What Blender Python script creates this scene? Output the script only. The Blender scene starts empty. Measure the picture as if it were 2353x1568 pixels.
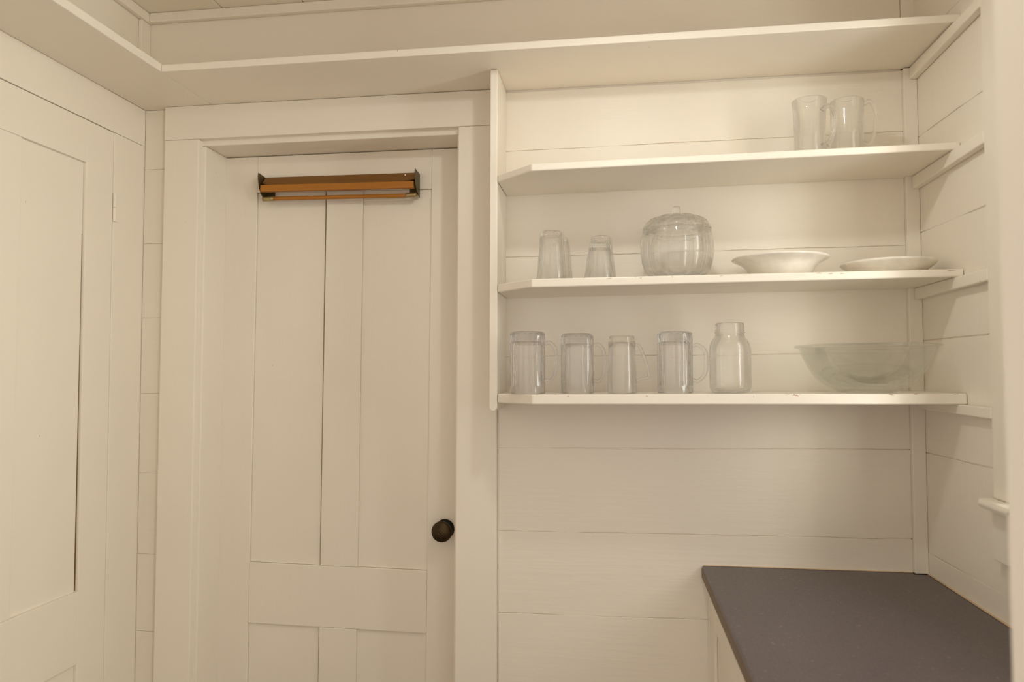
import bpy, bmesh, math, random
from mathutils import Vector, Matrix

random.seed(7)
PI = math.pi
scene = bpy.context.scene
COL = scene.collection

# ------------------------------------------------------------------ camera
CAM = dict(loc=(0.0, -2.1, 1.4), yaw=7.9306, pitch=2.3838, roll=-0.0756, f=1709.2)
cam_data = bpy.data.cameras.new('camera')
cam_data.sensor_width = 36.0
cam_data.lens = CAM['f'] / 2353.0 * 36.0
cam_data.clip_start = 0.02
cam_data.dof.use_dof = True
cam_data.dof.focus_distance = 2.3
cam_data.dof.aperture_fstop = 3.2
cam = bpy.data.objects.new('camera', cam_data)
COL.objects.link(cam)
_y, _p, _r = (math.radians(CAM[k]) for k in ('yaw', 'pitch', 'roll'))
_f = Vector((-math.sin(_y) * math.cos(_p), math.cos(_y) * math.cos(_p), math.sin(_p)))
_ri = Vector((math.cos(_y), math.sin(_y), 0))
_up = _ri.cross(_f)
_r2 = _ri * math.cos(_r) + _up * math.sin(_r)
_u2 = _up * math.cos(_r) - _ri * math.sin(_r)
_m = Matrix((_r2, _u2, -_f)).transposed().to_4x4()
_m.translation = Vector(CAM['loc'])
cam.matrix_world = _m
scene.camera = cam

# ------------------------------------------------------------------ world, lights, exposure
world = bpy.data.worlds.new('world')
scene.world = world
world.use_nodes = True
bg = world.node_tree.nodes['Background']
bg.inputs[0].default_value = (1.0, 0.905, 0.835, 1)
bg.inputs[1].default_value = 1.2

win = bpy.data.lights.new('window_daylight', 'AREA')
win.shape = 'RECTANGLE'; win.size = 1.0; win.size_y = 0.14
win.color = (0.90, 0.91, 0.88); win.energy = 6.8
win_o = bpy.data.objects.new('window_daylight', win)
win_o.location = (0.955, -0.80, 1.65); win_o.rotation_euler = (0, math.radians(90), 0)
COL.objects.link(win_o)

kwin = bpy.data.lights.new('kitchen_window_daylight', 'AREA')
kwin.shape = 'RECTANGLE'; kwin.size = 1.1; kwin.size_y = 0.12
kwin.color = (0.90, 0.93, 0.95); kwin.energy = 4.0
kwin_o = bpy.data.objects.new('kitchen_window_daylight', kwin)
kwin_o.location = (-2.5, -2.7, 1.55); kwin_o.rotation_euler = (0, math.radians(-90), 0)
COL.objects.link(kwin_o)

krw = bpy.data.lights.new('kitchen_right_fill', 'AREA')  # added fill light that brightens the left cupboard, no known window there
krw.shape = 'RECTANGLE'; krw.size = 1.2; krw.size_y = 0.8
krw.color = (1.0, 0.97, 0.80); krw.energy = 33.0
kfill_o = bpy.data.objects.new('kitchen_right_fill', krw)
kfill_o.location = (1.7, -2.9, 1.75); kfill_o.rotation_euler = (0, math.radians(90), math.radians(-35))
COL.objects.link(kfill_o)

LAMP_POS = (0.05, -0.86, 2.295)
LAMP_ENERGY = 8.6
LAMP_COLOR = (0.98, 1.0, 0.95)
LAMP_RADIUS = 0.035

scene.view_settings.view_transform = 'Standard'
scene.view_settings.look = 'None'
scene.view_settings.exposure = 0.06
scene.view_settings.gamma = 1.0
scene.view_settings.use_curve_mapping = False
scene.cycles.max_bounces = 14
scene.cycles.diffuse_bounces = 8
scene.cycles.transmission_bounces = 14
scene.cycles.transparent_max_bounces = 24
scene.cycles.sample_clamp_indirect = 6.0

# ------------------------------------------------------------------ materials
def new_mat(name):
    m = bpy.data.materials.new(name); m.use_nodes = True
    nt = m.node_tree
    return m, nt, nt.nodes['Principled BSDF']

def N(nt, kind, **kw):
    n = nt.nodes.new(kind)
    for k, v in kw.items():
        setattr(n, k, v)
    return n

def noise(nt, vec, scale, detail=3.0, rough=0.55):
    n = N(nt, 'ShaderNodeTexNoise')
    n.inputs['Scale'].default_value = scale
    n.inputs['Detail'].default_value = detail
    n.inputs['Roughness'].default_value = rough
    nt.links.new(vec, n.inputs['Vector'])
    return n

def mapped(nt, scale, src='Object'):
    tc = N(nt, 'ShaderNodeTexCoord'); mp = N(nt, 'ShaderNodeMapping')
    mp.inputs['Scale'].default_value = scale
    nt.links.new(tc.outputs[src], mp.inputs['Vector'])
    return mp.outputs[0]

def math_n(nt, op, a, b=None, clamp=False):
    n = N(nt, 'ShaderNodeMath', operation=op); n.use_clamp = clamp
    for i, v in enumerate((a, b)):
        if v is None: continue
        if isinstance(v, (int, float)): n.inputs[i].default_value = v
        else: nt.links.new(v, n.inputs[i])
    return n.outputs[0]

def mix_col(nt, fac, a, b):
    n = N(nt, 'ShaderNodeMix', data_type='RGBA')
    for s, v in ((0, fac), (6, a), (7, b)):
        if isinstance(v, tuple): n.inputs[s].default_value = (*v, 1)
        elif isinstance(v, (int, float)): n.inputs[s].default_value = v
        else: nt.links.new(v, n.inputs[s])
    return n.outputs[2]

PAINT = (0.81, 0.755, 0.660)
def paint(name, color=PAINT, stretch=(9, 9, 9), rough=0.42, bump=0.05, vary=0.045, chips=None):
    """brushed cream oil paint on old boards; chips=(z_top, slope, x0) wears the top front edge of a shelf"""
    m, nt, b = new_mat(name)
    v = mapped(nt, stretch)
    n1 = noise(nt, v, 1.0, 4)
    v2 = mapped(nt, (1.6, 1.6, 1.6)); n2 = noise(nt, v2, 1.0, 2)
    c = mix_col(nt, n2.outputs[0], tuple(x * (1 - vary) for x in color), tuple(min(1, x * (1 + vary)) for x in color))
    # small brown specks and nicks
    v3 = mapped(nt, (1, 1, 0.45)); n3 = noise(nt, v3, 130.0, 1)
    spot = math_n(nt, 'GREATER_THAN', n3.outputs[0], 0.835)
    c = mix_col(nt, math_n(nt, 'MULTIPLY', spot, 0.6), c, (0.30, 0.20, 0.11))
    if chips:
        zt, slope, x0 = chips
        tc = N(nt, 'ShaderNodeTexCoord'); sx = N(nt, 'ShaderNodeSeparateXYZ')
        nt.links.new(tc.outputs['Object'], sx.inputs[0])
        zl = math_n(nt, 'ADD', zt, math_n(nt, 'MULTIPLY', math_n(nt, 'SUBTRACT', sx.outputs[0], x0), slope))
        d = math_n(nt, 'SUBTRACT', zl, sx.outputs[2])
        band = math_n(nt, 'LESS_THAN', d, 0.0055)
        front = math_n(nt, 'LESS_THAN', sx.outputs[1], -0.118)
        vv = mapped(nt, (38, 4, 170)); nn = noise(nt, vv, 1.0, 2)
        chip = math_n(nt, 'GREATER_THAN', nn.outputs[0], 0.675)
        fac = math_n(nt, 'MULTIPLY', math_n(nt, 'MULTIPLY', band, front), chip)
        c = mix_col(nt, math_n(nt, 'MULTIPLY', fac, 0.8), c, (0.36, 0.21, 0.10))
    nt.links.new(c, b.inputs['Base Color'])
    b.inputs['Roughness'].default_value = rough
    b.inputs['Specular IOR Level'].default_value = 0.4
    bp = N(nt, 'ShaderNodeBump'); bp.inputs['Strength'].default_value = bump; bp.inputs['Distance'].default_value = 0.02
    nt.links.new(n1.outputs[0], bp.inputs['Height'])
    nt.links.new(bp.outputs[0], b.inputs['Normal'])
    return m

M = {}
M['wall_h'] = paint('paint_horizontal_boards', stretch=(5, 5, 60), bump=0.05)
M['wall_v'] = paint('paint_vertical_boards', stretch=(45, 45, 3), bump=0.06)
M['door'] = paint('paint_door', stretch=(40, 40, 4), bump=0.04)
M['trim'] = paint('paint_trim', stretch=(30, 30, 6), bump=0.04)
M['ceil'] = paint('paint_ceiling', stretch=(50, 5, 50), bump=0.05)
M['shelf'] = paint('paint_shelf', stretch=(5, 40, 40), bump=0.04, rough=0.36)

def plain(name, col, rough=0.5, metal=0.0):
    m, nt, b = new_mat(name)
    v = mapped(nt, (30, 30, 30)); n = noise(nt, v, 1.0, 3)
    c = mix_col(nt, n.outputs[0], tuple(x * 0.8 for x in col), tuple(min(1, x * 1.2) for x in col))
    nt.links.new(c, b.inputs['Base Color'])
    b.inputs['Roughness'].default_value = rough; b.inputs['Metallic'].default_value = metal
    return m

M['raw'] = plain('raw_wood_gap', (0.22, 0.115, 0.04), 0.9)
M['edge'] = plain('worn_laminate_edge', (0.125, 0.075, 0.034), 0.5)
M['caulk'] = plain('caulk', (0.62, 0.45, 0.29), 0.6)
M['floor'] = plain('floor_boards', (0.17, 0.10, 0.055), 0.5)

def wood(name, c1, c2, rough=0.5):
    m, nt, b = new_mat(name)
    v = mapped(nt, (7, 90, 90)); n = noise(nt, v, 1.0, 5, 0.6)
    v2 = mapped(nt, (14, 25, 25)); n2 = noise(nt, v2, 1.0, 3)
    c = mix_col(nt, math_n(nt, 'MULTIPLY', n.outputs[0], 1.0), c1, c2)
    c = mix_col(nt, math_n(nt, 'GREATER_THAN', n2.outputs[0], 0.73), c, tuple(x * 1.5 + 0.04 for x in c2))
    nt.links.new(c, b.inputs['Base Color']); b.inputs['Roughness'].default_value = rough
    bp = N(nt, 'ShaderNodeBump'); bp.inputs['Strength'].default_value = 0.08
    nt.links.new(n.outputs[0], bp.inputs['Height']); nt.links.new(bp.outputs[0], b.inputs['Normal'])
    return m
M['wood_dark'] = wood('varnished_wood_dark', (0.13, 0.055, 0.008), (0.26, 0.115, 0.02), 0.55)
M['wood_orange'] = wood('varnished_wood_orange', (0.30, 0.105, 0.006), (0.46, 0.185, 0.018), 0.45)
M['metal'] = plain('aged_brass_plate', (0.115, 0.085, 0.032), 0.45, 0.7)
M['metal_light'] = plain('worn_brass_clip', (0.40, 0.31, 0.15), 0.4, 0.7)
M['knob'] = plain('dark_bronze', (0.055, 0.036, 0.016), 0.33, 0.85)
M['rose'] = plain('black_iron', (0.012, 0.010, 0.008), 0.55, 0.5)

def counter_mat():
    m, nt, b = new_mat('speckled_laminate')
    v = mapped(nt, (1, 1, 1))
    n1 = noise(nt, v, 420, 2); n2 = noise(nt, v, 90, 2); n3 = noise(nt, v, 5, 3)
    c = mix_col(nt, n3.outputs[0], (0.086, 0.069, 0.072), (0.108, 0.087, 0.090))
    s = N(nt, 'ShaderNodeMapRange'); s.inputs[1].default_value = 0.56; s.inputs[2].default_value = 0.74
    nt.links.new(n1.outputs[0], s.inputs[0])
    c = mix_col(nt, math_n(nt, 'MULTIPLY', s.outputs[0], 0.55), c, (0.26, 0.215, 0.19))
    d = math_n(nt, 'LESS_THAN', n2.outputs[0], 0.36)
    c = mix_col(nt, math_n(nt, 'MULTIPLY', d, 0.35), c, (0.06, 0.045, 0.035))
    l = math_n(nt, 'GREATER_THAN', n2.outputs[0], 0.70)
    c = mix_col(nt, math_n(nt, 'MULTIPLY', l, 0.35), c, (0.33, 0.28, 0.25))
    nt.links.new(c, b.inputs['Base Color'])
    b.inputs['Roughness'].default_value = 0.42
    return m
M['counter'] = counter_mat()

def glass(name, tint=(0.97, 0.975, 0.965), clear=0.35, absorb=0.0):
    """real refracting glass mixed with some straight-through transmission (thin, cheap pressed glass)"""
    m, nt, b = new_mat(name)
    out = nt.nodes['Material Output']
    b.inputs['Base Color'].default_value = (*tint, 1)
    b.inputs['Roughness'].default_value = 0.0
    b.inputs['IOR'].default_value = 1.47
    b.inputs['Transmission Weight'].default_value = 1.0
    v = mapped(nt, (25, 25, 7)); n = noise(nt, v, 1.0, 2)
    bp = N(nt, 'ShaderNodeBump'); bp.inputs['Strength'].default_value = 0.06; bp.inputs['Distance'].default_value = 0.02
    nt.links.new(n.outputs[0], bp.inputs['Height']); nt.links.new(bp.outputs[0], b.inputs['Normal'])
    tr = N(nt, 'ShaderNodeBsdfTransparent'); tr.inputs[0].default_value = (*[1 - (1 - t) * 0.8 for t in tint], 1)
    mx = N(nt, 'ShaderNodeMixShader'); mx.inputs[0].default_value = clear
    nt.links.new(b.outputs[0], mx.inputs[1]); nt.links.new(tr.outputs[0], mx.inputs[2])
    nt.links.new(mx.outputs[0], out.inputs['Surface'])
    if absorb:
        va = N(nt, 'ShaderNodeVolumeAbsorption'); va.inputs['Color'].default_value = (0.60, 0.62, 0.66, 1); va.inputs['Density'].default_value = absorb
        nt.links.new(va.outputs[0], out.inputs['Volume'])
    return m
M['glass'] = glass('clear_glass', (0.99, 0.992, 0.988), 0.36)
M['glass_heavy'] = glass('heavy_pressed_glass', (0.992, 0.994, 0.997), 0.28, absorb=6.0)
M['glass_green'] = glass('pale_green_glass', (0.955, 0.970, 0.962), 0.72)

def pane_mat():
    m, nt, b = new_mat('window_glass')
    out = nt.nodes['Material Output']
    tr = N(nt, 'ShaderNodeBsdfTransparent'); gl = N(nt, 'ShaderNodeBsdfGlossy'); gl.inputs['Roughness'].default_value = 0.02
    mx = N(nt, 'ShaderNodeMixShader'); mx.inputs[0].default_value = 0.05
    nt.links.new(tr.outputs[0], mx.inputs[1]); nt.links.new(gl.outputs[0], mx.inputs[2])
    nt.links.new(mx.outputs[0], out.inputs['Surface'])
    return m
M['pane'] = pane_mat()
def milk_glass():
    m, nt, b = new_mat('milk_glass_shade')
    out = nt.nodes['Material Output']
    b.inputs['Base Color'].default_value = (0.85, 0.8, 0.7, 1); b.inputs['Roughness'].default_value = 0.25
    tl = N(nt, 'ShaderNodeBsdfTranslucent'); tl.inputs[0].default_value = (0.95, 0.88, 0.76, 1)
    mx = N(nt, 'ShaderNodeMixShader'); mx.inputs[0].default_value = 0.45
    nt.links.new(b.outputs[0], mx.inputs[1]); nt.links.new(tl.outputs[0], mx.inputs[2])
    nt.links.new(mx.outputs[0], out.inputs['Surface'])
    return m
M['shade'] = milk_glass()
M['china'] = plain('white_china', (0.80, 0.76, 0.68), 0.16)

# ------------------------------------------------------------------ mesh helpers
def hexa(bm, p, mi=0):
    """8 corners: bottom ring p[0:4], top ring p[4:8]"""
    v = [bm.verts.new(q) for q in p]
    fs = []
    for idx in ((3, 2, 1, 0), (4, 5, 6, 7), (0, 1, 5, 4), (1, 2, 6, 5), (2, 3, 7, 6), (3, 0, 4, 7)):
        f = bm.faces.new([v[i] for i in idx]); f.material_index = mi; fs.append(f)
    return fs

def box(bm, x0, x1, y0, y1, z0, z1, mi=0, dz=0.0):
    """axis box; dz lifts the x1 end (old boards are not level)"""
    x0, x1 = min(x0, x1), max(x0, x1); y0, y1 = min(y0, y1), max(y0, y1)
    return hexa(bm, [(x0, y0, z0), (x1, y0, z0 + dz), (x1, y1, z0 + dz), (x0, y1, z0),
                     (x0, y0, z1), (x1, y0, z1 + dz), (x1, y1, z1 + dz), (x0, y1, z1)], mi)

def prism(bm, poly, zb, zt, mi=0):
    """poly [(x,y)..] counter-clockwise; zb, zt functions of x or numbers"""
    fb = zb if callable(zb) else (lambda x: zb); ft = zt if callable(zt) else (lambda x: zt)
    lo = [bm.verts.new((x, y, fb(x))) for x, y in poly]; hi = [bm.verts.new((x, y, ft(x))) for x, y in poly]
    bm.faces.new(list(reversed(lo))).material_index = mi; bm.faces.new(hi).material_index = mi
    n = len(poly)
    for i in range(n):
        bm.faces.new([lo[i], lo[(i + 1) % n], hi[(i + 1) % n], hi[i]]).material_index = mi

def obj(name, bm, mat, parent=None, bevel=0.0, smooth=False, segs=2, loc=None):
    bmesh.ops.recalc_face_normals(bm, faces=bm.faces[:])
    me = bpy.data.meshes.new(name)
    bm.to_mesh(me); bm.free()
    for mm in (mat if isinstance(mat, (list, tuple)) else [mat]):
        me.materials.append(mm)
    o = bpy.data.objects.new(name, me)
    COL.objects.link(o)
    if loc: o.location = loc
    if bevel > 0:
        md = o.modifiers.new('bevel', 'BEVEL'); md.width = bevel; md.segments = segs
        md.limit_method = 'ANGLE'; md.angle_limit = math.radians(40)
    if smooth:
        for p in me.polygons: p.use_smooth = True
    if parent: o.parent = parent
    return o

def boxobj(name, b, mat, parent=None, bevel=0.002, dz=0.0):
    bm = bmesh.new(); box(bm, *b, dz=dz)
    return obj(name, bm, mat, parent, bevel)

def tag(o, label=None, cat=None, group=None, kind=None):
    if label: o['label'] = label
    if cat: o['category'] = cat
    if group: o['group'] = group
    if kind: o['kind'] = kind
    return o

def empty(name, loc, label=None, cat=None, group=None, kind=None, rotz=0.0):
    o = bpy.data.objects.new(name, None); COL.objects.link(o)
    o.location = loc; o.rotation_euler = (0, 0, rotz); o.empty_display_size = 0.05
    return tag(o, label, cat, group, kind)

def struct(name, bm, mat, bevel=0.0):
    return tag(obj(name, bm, mat, None, bevel), kind='structure')

def plank(bm, frame, a0, a1, lo0, lo1, hi0, hi1, thick, jit=0.0007, mi=0, step=0.02, cham=0.0010):
    """one wall board with slightly ragged long edges.
    frame(a, d, z) -> point; d = depth behind the face; lo/hi = edge heights at both ends"""
    n = max(2, int(abs(a1 - a0) / step))
    rings = []
    j1 = j2 = 0.0
    for i in range(n + 1):
        t = i / n; a = a0 + (a1 - a0) * t
        j1 = j1 * 0.75 + random.uniform(-jit, jit); j2 = j2 * 0.75 + random.uniform(-jit, jit)
        lo = lo0 + (lo1 - lo0) * t + j1; hi = hi0 + (hi1 - hi0) * t + j2
        c = cham
        rings.append([bm.verts.new(frame(a, d, z)) for d, z in
                      ((thick, lo), (c, lo), (0.0, lo + c), (0.0, hi - c), (c, hi), (thick, hi))])
    for i in range(n):
        A, B = rings[i], rings[i + 1]
        for k in range(6):
            bm.faces.new([A[k], A[(k + 1) % 6], B[(k + 1) % 6], B[k]]).material_index = mi
    bm.faces.new(rings[0]).material_index = mi
    bm.faces.new(list(reversed(rings[-1]))).material_index = mi

def lathe(bm, prof, segs=64, shape=None, center=(0, 0, 0), closed=True, mi=0):
    """revolve a closed (r, z) loop about z. shape(theta, r, z, k) -> r"""
    n = len(prof); rings = []
    for k, (r, z) in enumerate(prof):
        if r < 1e-6:
            rings.append([bm.verts.new((center[0], center[1], center[2] + z))])
        else:
            ring = []
            for s in range(segs):
                th = 2 * PI * s / segs
                rr = shape(th, r, z, k) if shape else r
                ring.append(bm.verts.new((center[0] + rr * math.cos(th), center[1] + rr * math.sin(th), center[2] + z)))
            rings.append(ring)
    for k in range(n if closed else n - 1):
        A, B = rings[k], rings[(k + 1) % n]
        if len(A) == 1 and len(B) == 1: continue
        for s in range(segs):
            t = (s + 1) % segs
            if len(A) == 1: f = [A[0], B[s], B[t]]
            elif len(B) == 1: f = [A[s], A[t], B[0]]
            else: f = [A[s], A[t], B[t], B[s]]
            bm.faces.new(f).material_index = mi

def spline(pts, per=8):
    """Catmull-Rom through points"""
    P = [Vector(p) for p in pts]; P = [P[0] * 2 - P[1]] + P + [P[-1] * 2 - P[-2]]
    out = []
    for i in range(1, len(P) - 2):
        p0, p1, p2, p3 = P[i - 1:i + 3]
        for k in range(per):
            t = k / per
            out.append(0.5 * ((2 * p1) + (p2 - p0) * t + (2 * p0 - 5 * p1 + 4 * p2 - p3) * t * t + (3 * p1 - p0 - 3 * p2 + p3) * t ** 3))
    out.append(P[-2]); return out

def tube(bm, path, ra, rb, seg=12, side=Vector((0, 1, 0)), mi=0):
    """sweep an ellipse (ra in the plane of the path, rb along side); ra may be a function of t"""
    rings = []; n = len(path)
    for i, p in enumerate(path):
        d = (path[min(i + 1, n - 1)] - path[max(i - 1, 0)]).normalized()
        u = side.cross(d).normalized(); t = i / (n - 1)
        a = ra(t) if callable(ra) else ra; b = rb(t) if callable(rb) else rb
        rings.append([bm.verts.new(p + u * (a * math.cos(2 * PI * s / seg)) + side * (b * math.sin(2 * PI * s / seg))) for s in range(seg)])
    for i in range(n - 1):
        for s in range(seg):
            t = (s + 1) % seg
            bm.faces.new([rings[i][s], rings[i][t], rings[i + 1][t], rings[i + 1][s]]).material_index = mi
    bm.faces.new(rings[0]); bm.faces.new(list(reversed(rings[-1])))

# ------------------------------------------------------------------ room shell
XL, XR = -1.440, 0.8026
ZC = 2.512
YF = -1.40                                # inner face of the wall the doorway is in
# floor
bm = bmesh.new()
x = -1.62
while x < 1.05:
    box(bm, x, min(x + 0.079, 1.05), -3.6, 0.30, -0.03, 0.0)
    x += 0.08
struct('floor', bm, M['floor'], 0.001)

# ceiling of boards running front to back
bm = bmesh.new()
box(bm, -1.62, 1.05, -3.60, 0.30, ZC + 0.012, ZC + 0.04)
x = -1.4417
while x < 0.95:
    box(bm, x, x + 0.2575, -3.60, 0.02, ZC, ZC + 0.013)
    x += 0.26
struct('ceiling', bm, M['ceil'], 0.002)

# back wall: backing, boards to the right under and behind the shelves, narrow strip in the left corner, frieze above the ledge
def back(a, d, z): return (a, d, z)
bm = bmesh.new()
for b in ((-1.60, -1.262, 0.0035, 0.20, 0, ZC), (-0.436, 0.7675, 0.0035, 0.20, 0, ZC), (0.7675, 1.0, 0.0035, 0.20, 0, ZC), (-1.262, -0.436, 0.0035, 0.20, 2.115, ZC)):
    box(bm, *b, mi=1 if b[0] > 0.7 else 0)
box(bm, -1.30, -0.40, 0.205, 0.24, 0, ZC)  # unseen panel added behind the door, blocks light so its gaps stay dark
G = 0.0005
rz = [(0.0, 0.0), (0.245, 0.247), (0.485, 0.488), (0.7225, 0.7315), (0.9509, 0.9595), (1.1839, 1.1945), (1.4436, 1.4490), (1.7283, 1.7370), (2.0364, 2.0452), (2.2085, 2.2110)]
for (l0, r0), (l1, r1) in zip(rz[:-1], rz[1:]):
    G = 0.0009 if r0 < 1.19 else 0.0005
    plank(bm, back, -0.3325, 0.7682, l0 + G, r0 + G, l1 - G, r1 - G, 0.004, jit=0.0011 if r0 < 1.19 else 0.0007)
lz = [0.0, 0.17, 0.395, 0.621, 0.850, 1.0941, 1.3353, 1.5668, 1.7964, 2.0266, 2.213]
for a, b in zip(lz[:-1], lz[1:]):
    plank(bm, back, -1.4385, -1.3625, a + 0.0005, a + 0.0006, b - 0.0005, b - 0.0004, 0.004)
plank(bm, back, -1.4385, 0.768, 2.2365, 2.2365, ZC - 0.001, ZC - 0.001, 0.004, jit=0.0001)
plank(bm, back, 0.7695, 0.82, 2.2365, 2.2365, ZC - 0.001, ZC - 0.001, 0.004, jit=0.0001)
struct('wall_back', bm, [M['wall_h'], M['raw']])

# right wall with the window opening
WY0, WY1, WZ0, WZ1 = -0.505, -1.10, 1.135, 2.20
def right(a, d, z): return (XR + d, a, z)
bm = bmesh.new()
for b in ((0.0, WY0, 0, ZC), (WY1, -1.60, 0, ZC), (WY0, WY1, 0, WZ0 - 0.03), (WY0, WY1, WZ1, ZC)):
    box(bm, XR + 0.0035, XR + 0.12, b[0], b[1], b[2], b[3], mi=0)
pz = [(0.0, 0.0), (0.30, 0.30), (0.62, 0.62), (0.9277, 0.9305), (1.1883, 1.1902), (1.4811, 1.4806), (1.7680, 1.7610), (2.0248, 2.0160), (2.27, 2.268), (ZC - 0.001, ZC - 0.001)]
for (l0, r0), (l1, r1) in zip(pz[:-1], pz[1:]):
    s = (WY0) / -0.36
    plank(bm, right, 0.0, WY0, l0 + 0.0005, l0 + (r0 - l0) * s + 0.0005, l1 - 0.0005, l1 + (r1 - l1) * s - 0.0005, 0.004, jit=0.0009)
    plank(bm, right, WY1, YF - 0.1, r0 + 0.001, r0 + 0.001, r1 - 0.001, r1 - 0.001, 0.004)
    if r1 < WZ0 - 0.1: plank(bm, right, WY0, WY1, r0 + 0.001, r0 + 0.001, r1 - 0.001, r1 - 0.001, 0.004)
box(bm, XR, XR + 0.0035, WY0, WY1, 0.9315, WZ0 - 0.03)
struct('wall_right', bm, [M['wall_v'], M['raw']])

# left wall behind the cupboard front; plain upper part
bm = bmesh.new()
box(bm, XL - 0.14, XL - 0.022, -1.60, 0.0030, 0, 2.20)
box(bm, XL - 0.14, XL, -1.60, 0.0030, 2.2365, ZC)
box(bm, XL - 0.022, XL - 0.0020, -0.0112, 0.0030, 0, 2.20)
struct('wall_left', bm, M['wall_h'])

# front wall around the doorway the picture was taken through
bm = bmesh.new()
box(bm, 0.352, 0.95, -1.52, YF, 0, ZC)
box(bm, -1.60, -0.962, -1.52, YF, 0, ZC)
struct('wall_front', bm, M['wall_h'])
bm = bmesh.new(); box(bm, 0.3395, 0.3515, -1.56, -1.386, 0, ZC - 0.0005)
struct('trim_1', bm, M['trim'], 0.003)
bm = bmesh.new(); box(bm, -0.962, -0.950, -1.56, -1.386, 0, ZC - 0.0005)
struct('trim_2', bm, M['trim'], 0.003)
bm = bmesh.new(); box(bm, -0.949, 0.3385, -1.56, -1.386, ZC - 0.014, ZC - 0.0005)
struct('trim_3', bm, M['trim'], 0.003)

# ceiling mouldings, corner battens
bm = bmesh.new(); box(bm, -1.421, XR, -0.020, -0.0005, 2.482, ZC - 0.0005); struct('trim_4', bm, M['trim'], 0.004)
bm = bmesh.new(); box(bm, XL + 0.0005, XL + 0.019, -1.39, -0.0005, 2.482, ZC - 0.0005); struct('trim_5', bm, M['trim'], 0.004)
bm = bmesh.new(); box(bm, XL + 0.0005, XL + 0.012, -0.045, -0.0008, 2.2366, 2.4815); struct('trim_6', bm, M['trim'], 0.002)
bm = bmesh.new()
hexa(bm, [(0.7686, -0.015, 0.8735), (XR - 0.0003, -0.015, 0.8735), (XR - 0.0003, 0.0028, 0.8735), (0.7686, 0.0028, 0.8735),
          (0.7686, -0.015, 2.212), (XR - 0.0003, -0.015, 2.212), (XR - 0.0003, 0.0028, 2.212), (0.7686, 0.0028, 2.212)])
struct('trim_7', bm, M['wall_v'], 0.002)

# ------------------------------------------------------------------ door casing and jambs
CY = -0.022
bm = bmesh.new()
hexa(bm, [(-1.3690, CY, 0), (-1.2525, CY, 0), (-1.2525, 0.0030, 0), (-1.3690, 0.0030, 0),
          (-1.3610, CY, 2.1085), (-1.2485, CY, 2.1085), (-1.2485, 0.0030, 2.1085), (-1.3610, 0.0030, 2.1085)])
struct('trim_8', bm, M['trim'], 0.003)
bm = bmesh.new()
hexa(bm, [(-0.4565, CY, 0), (-0.3355, CY, 0), (-0.3355, 0.0030, 0), (-0.4565, 0.0030, 0),
          (-0.4450, CY, 2.1085), (-0.3335, CY, 2.1085), (-0.3335, 0.0030, 2.1085), (-0.4450, 0.0030, 2.1085)])
struct('trim_9', bm, M['trim'], 0.003)
bm = bmesh.new(); box(bm, -1.3620, -0.3330, CY, 0.0030, 2.1090, 2.2119); struct('trim_10', bm, M['trim'], 0.002)
# jambs and head of the opening
bm = bmesh.new()
hexa(bm, [(-1.2605, 0.0, 0), (-1.2435, 0.0, 0), (-1.2435, 0.19, 0), (-1.2605, 0.19, 0),
          (-1.2605, 0.0, 2.092), (-1.2370, 0.0, 2.092), (-1.2370, 0.19, 2.092), (-1.2605, 0.19, 2.092)])
struct('trim_11', bm, M['trim'], 0.003)
bm = bmesh.new()
hexa(bm, [(-0.4655, 0.0, 0), (-0.4375, 0.0, 0), (-0.4375, 0.19, 0), (-0.4655, 0.19, 0),
          (-0.4525, 0.0, 2.092), (-0.4375, 0.0, 2.092), (-0.4375, 0.19, 2.092), (-0.4525, 0.19, 2.092)])
struct('trim_12', bm, M['trim'], 0.003)
bm = bmesh.new(); box(bm, -1.2605, -0.4375, 0.0, 0.19, 2.0925, 2.1140); struct('trim_13', bm, M['trim'], 0.003)

# ------------------------------------------------------------------ door_1: the painted four panel door
DY = 0.120
door = empty('door_1', (-0.85, DY, 0.012), kind='structure')
door['label'] = 'cream painted four panel door with dark knob in the back wall'
def dp(x, y, z):          # the leaf hangs slightly out of plumb
    a = 0.0098; cx, cz = -0.85, 1.2
    return (x + (z - cz) * a * 0.9 - door.location.x, y - door.location.y, z - (x - cx) * a * 1.25 - door.location.z)
def dbox(bm, x0, x1, y0, y1, z0, z1, plumb=None):
    p = [(x0, y0, z0), (x1, y0, z0), (x1, y1, z0), (x0, y1, z0), (x0, y0, z1), (x1, y0, z1), (x1, y1, z1), (x0, y1, z1)]
    hexa(bm, [dp(*q) for q in p])
xa, xb, xc, xd = -1.1372, -0.9057, -0.7860, -0.5668
zt, zm1, zm0, zb = 1.9700, 0.8020, 0.6150, 0.215
# stiles as one mesh each side, keeping a straight outer edge against the jambs
def stile(name, xi, xo_top, xo_bot, side):
    bm = bmesh.new()
    ztop = 2.0895
    inn = [dp(xi, DY, 0.012), dp(xi, DY, ztop)]
    L = door.location
    ib, it = inn[0][0], inn[1][0]
    ob, ot = xo_bot - L.x, xo_top - L.x
    y0, y1 = 0.0, 0.035
    zb_, zt_ = 0.0, ztop - L.z
    hexa(bm, [(ib, y0, zb_), (ob, y0, zb_), (ob, y1, zb_), (ib, y1, zb_), (it, y0, zt_), (ot, y0, zt_), (ot, y1, zt_), (it, y1, zt_)])
    return obj(name, bm, M['door'], door, 0.0016)
stile('stile', xa - 0.0004, -1.2375, -1.2445, -1)
stile('stile', xd + 0.0004, -0.4535, -0.4650, 1)
bm = bmesh.new()
L = door.location
lf, rt = dp(xa, DY, 2.03), dp(xd, DY, 2.03)
a0, a1 = dp(xa, DY, zt), dp(xd, DY, zt)
zt_ = 2.0895 - L.z
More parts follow.
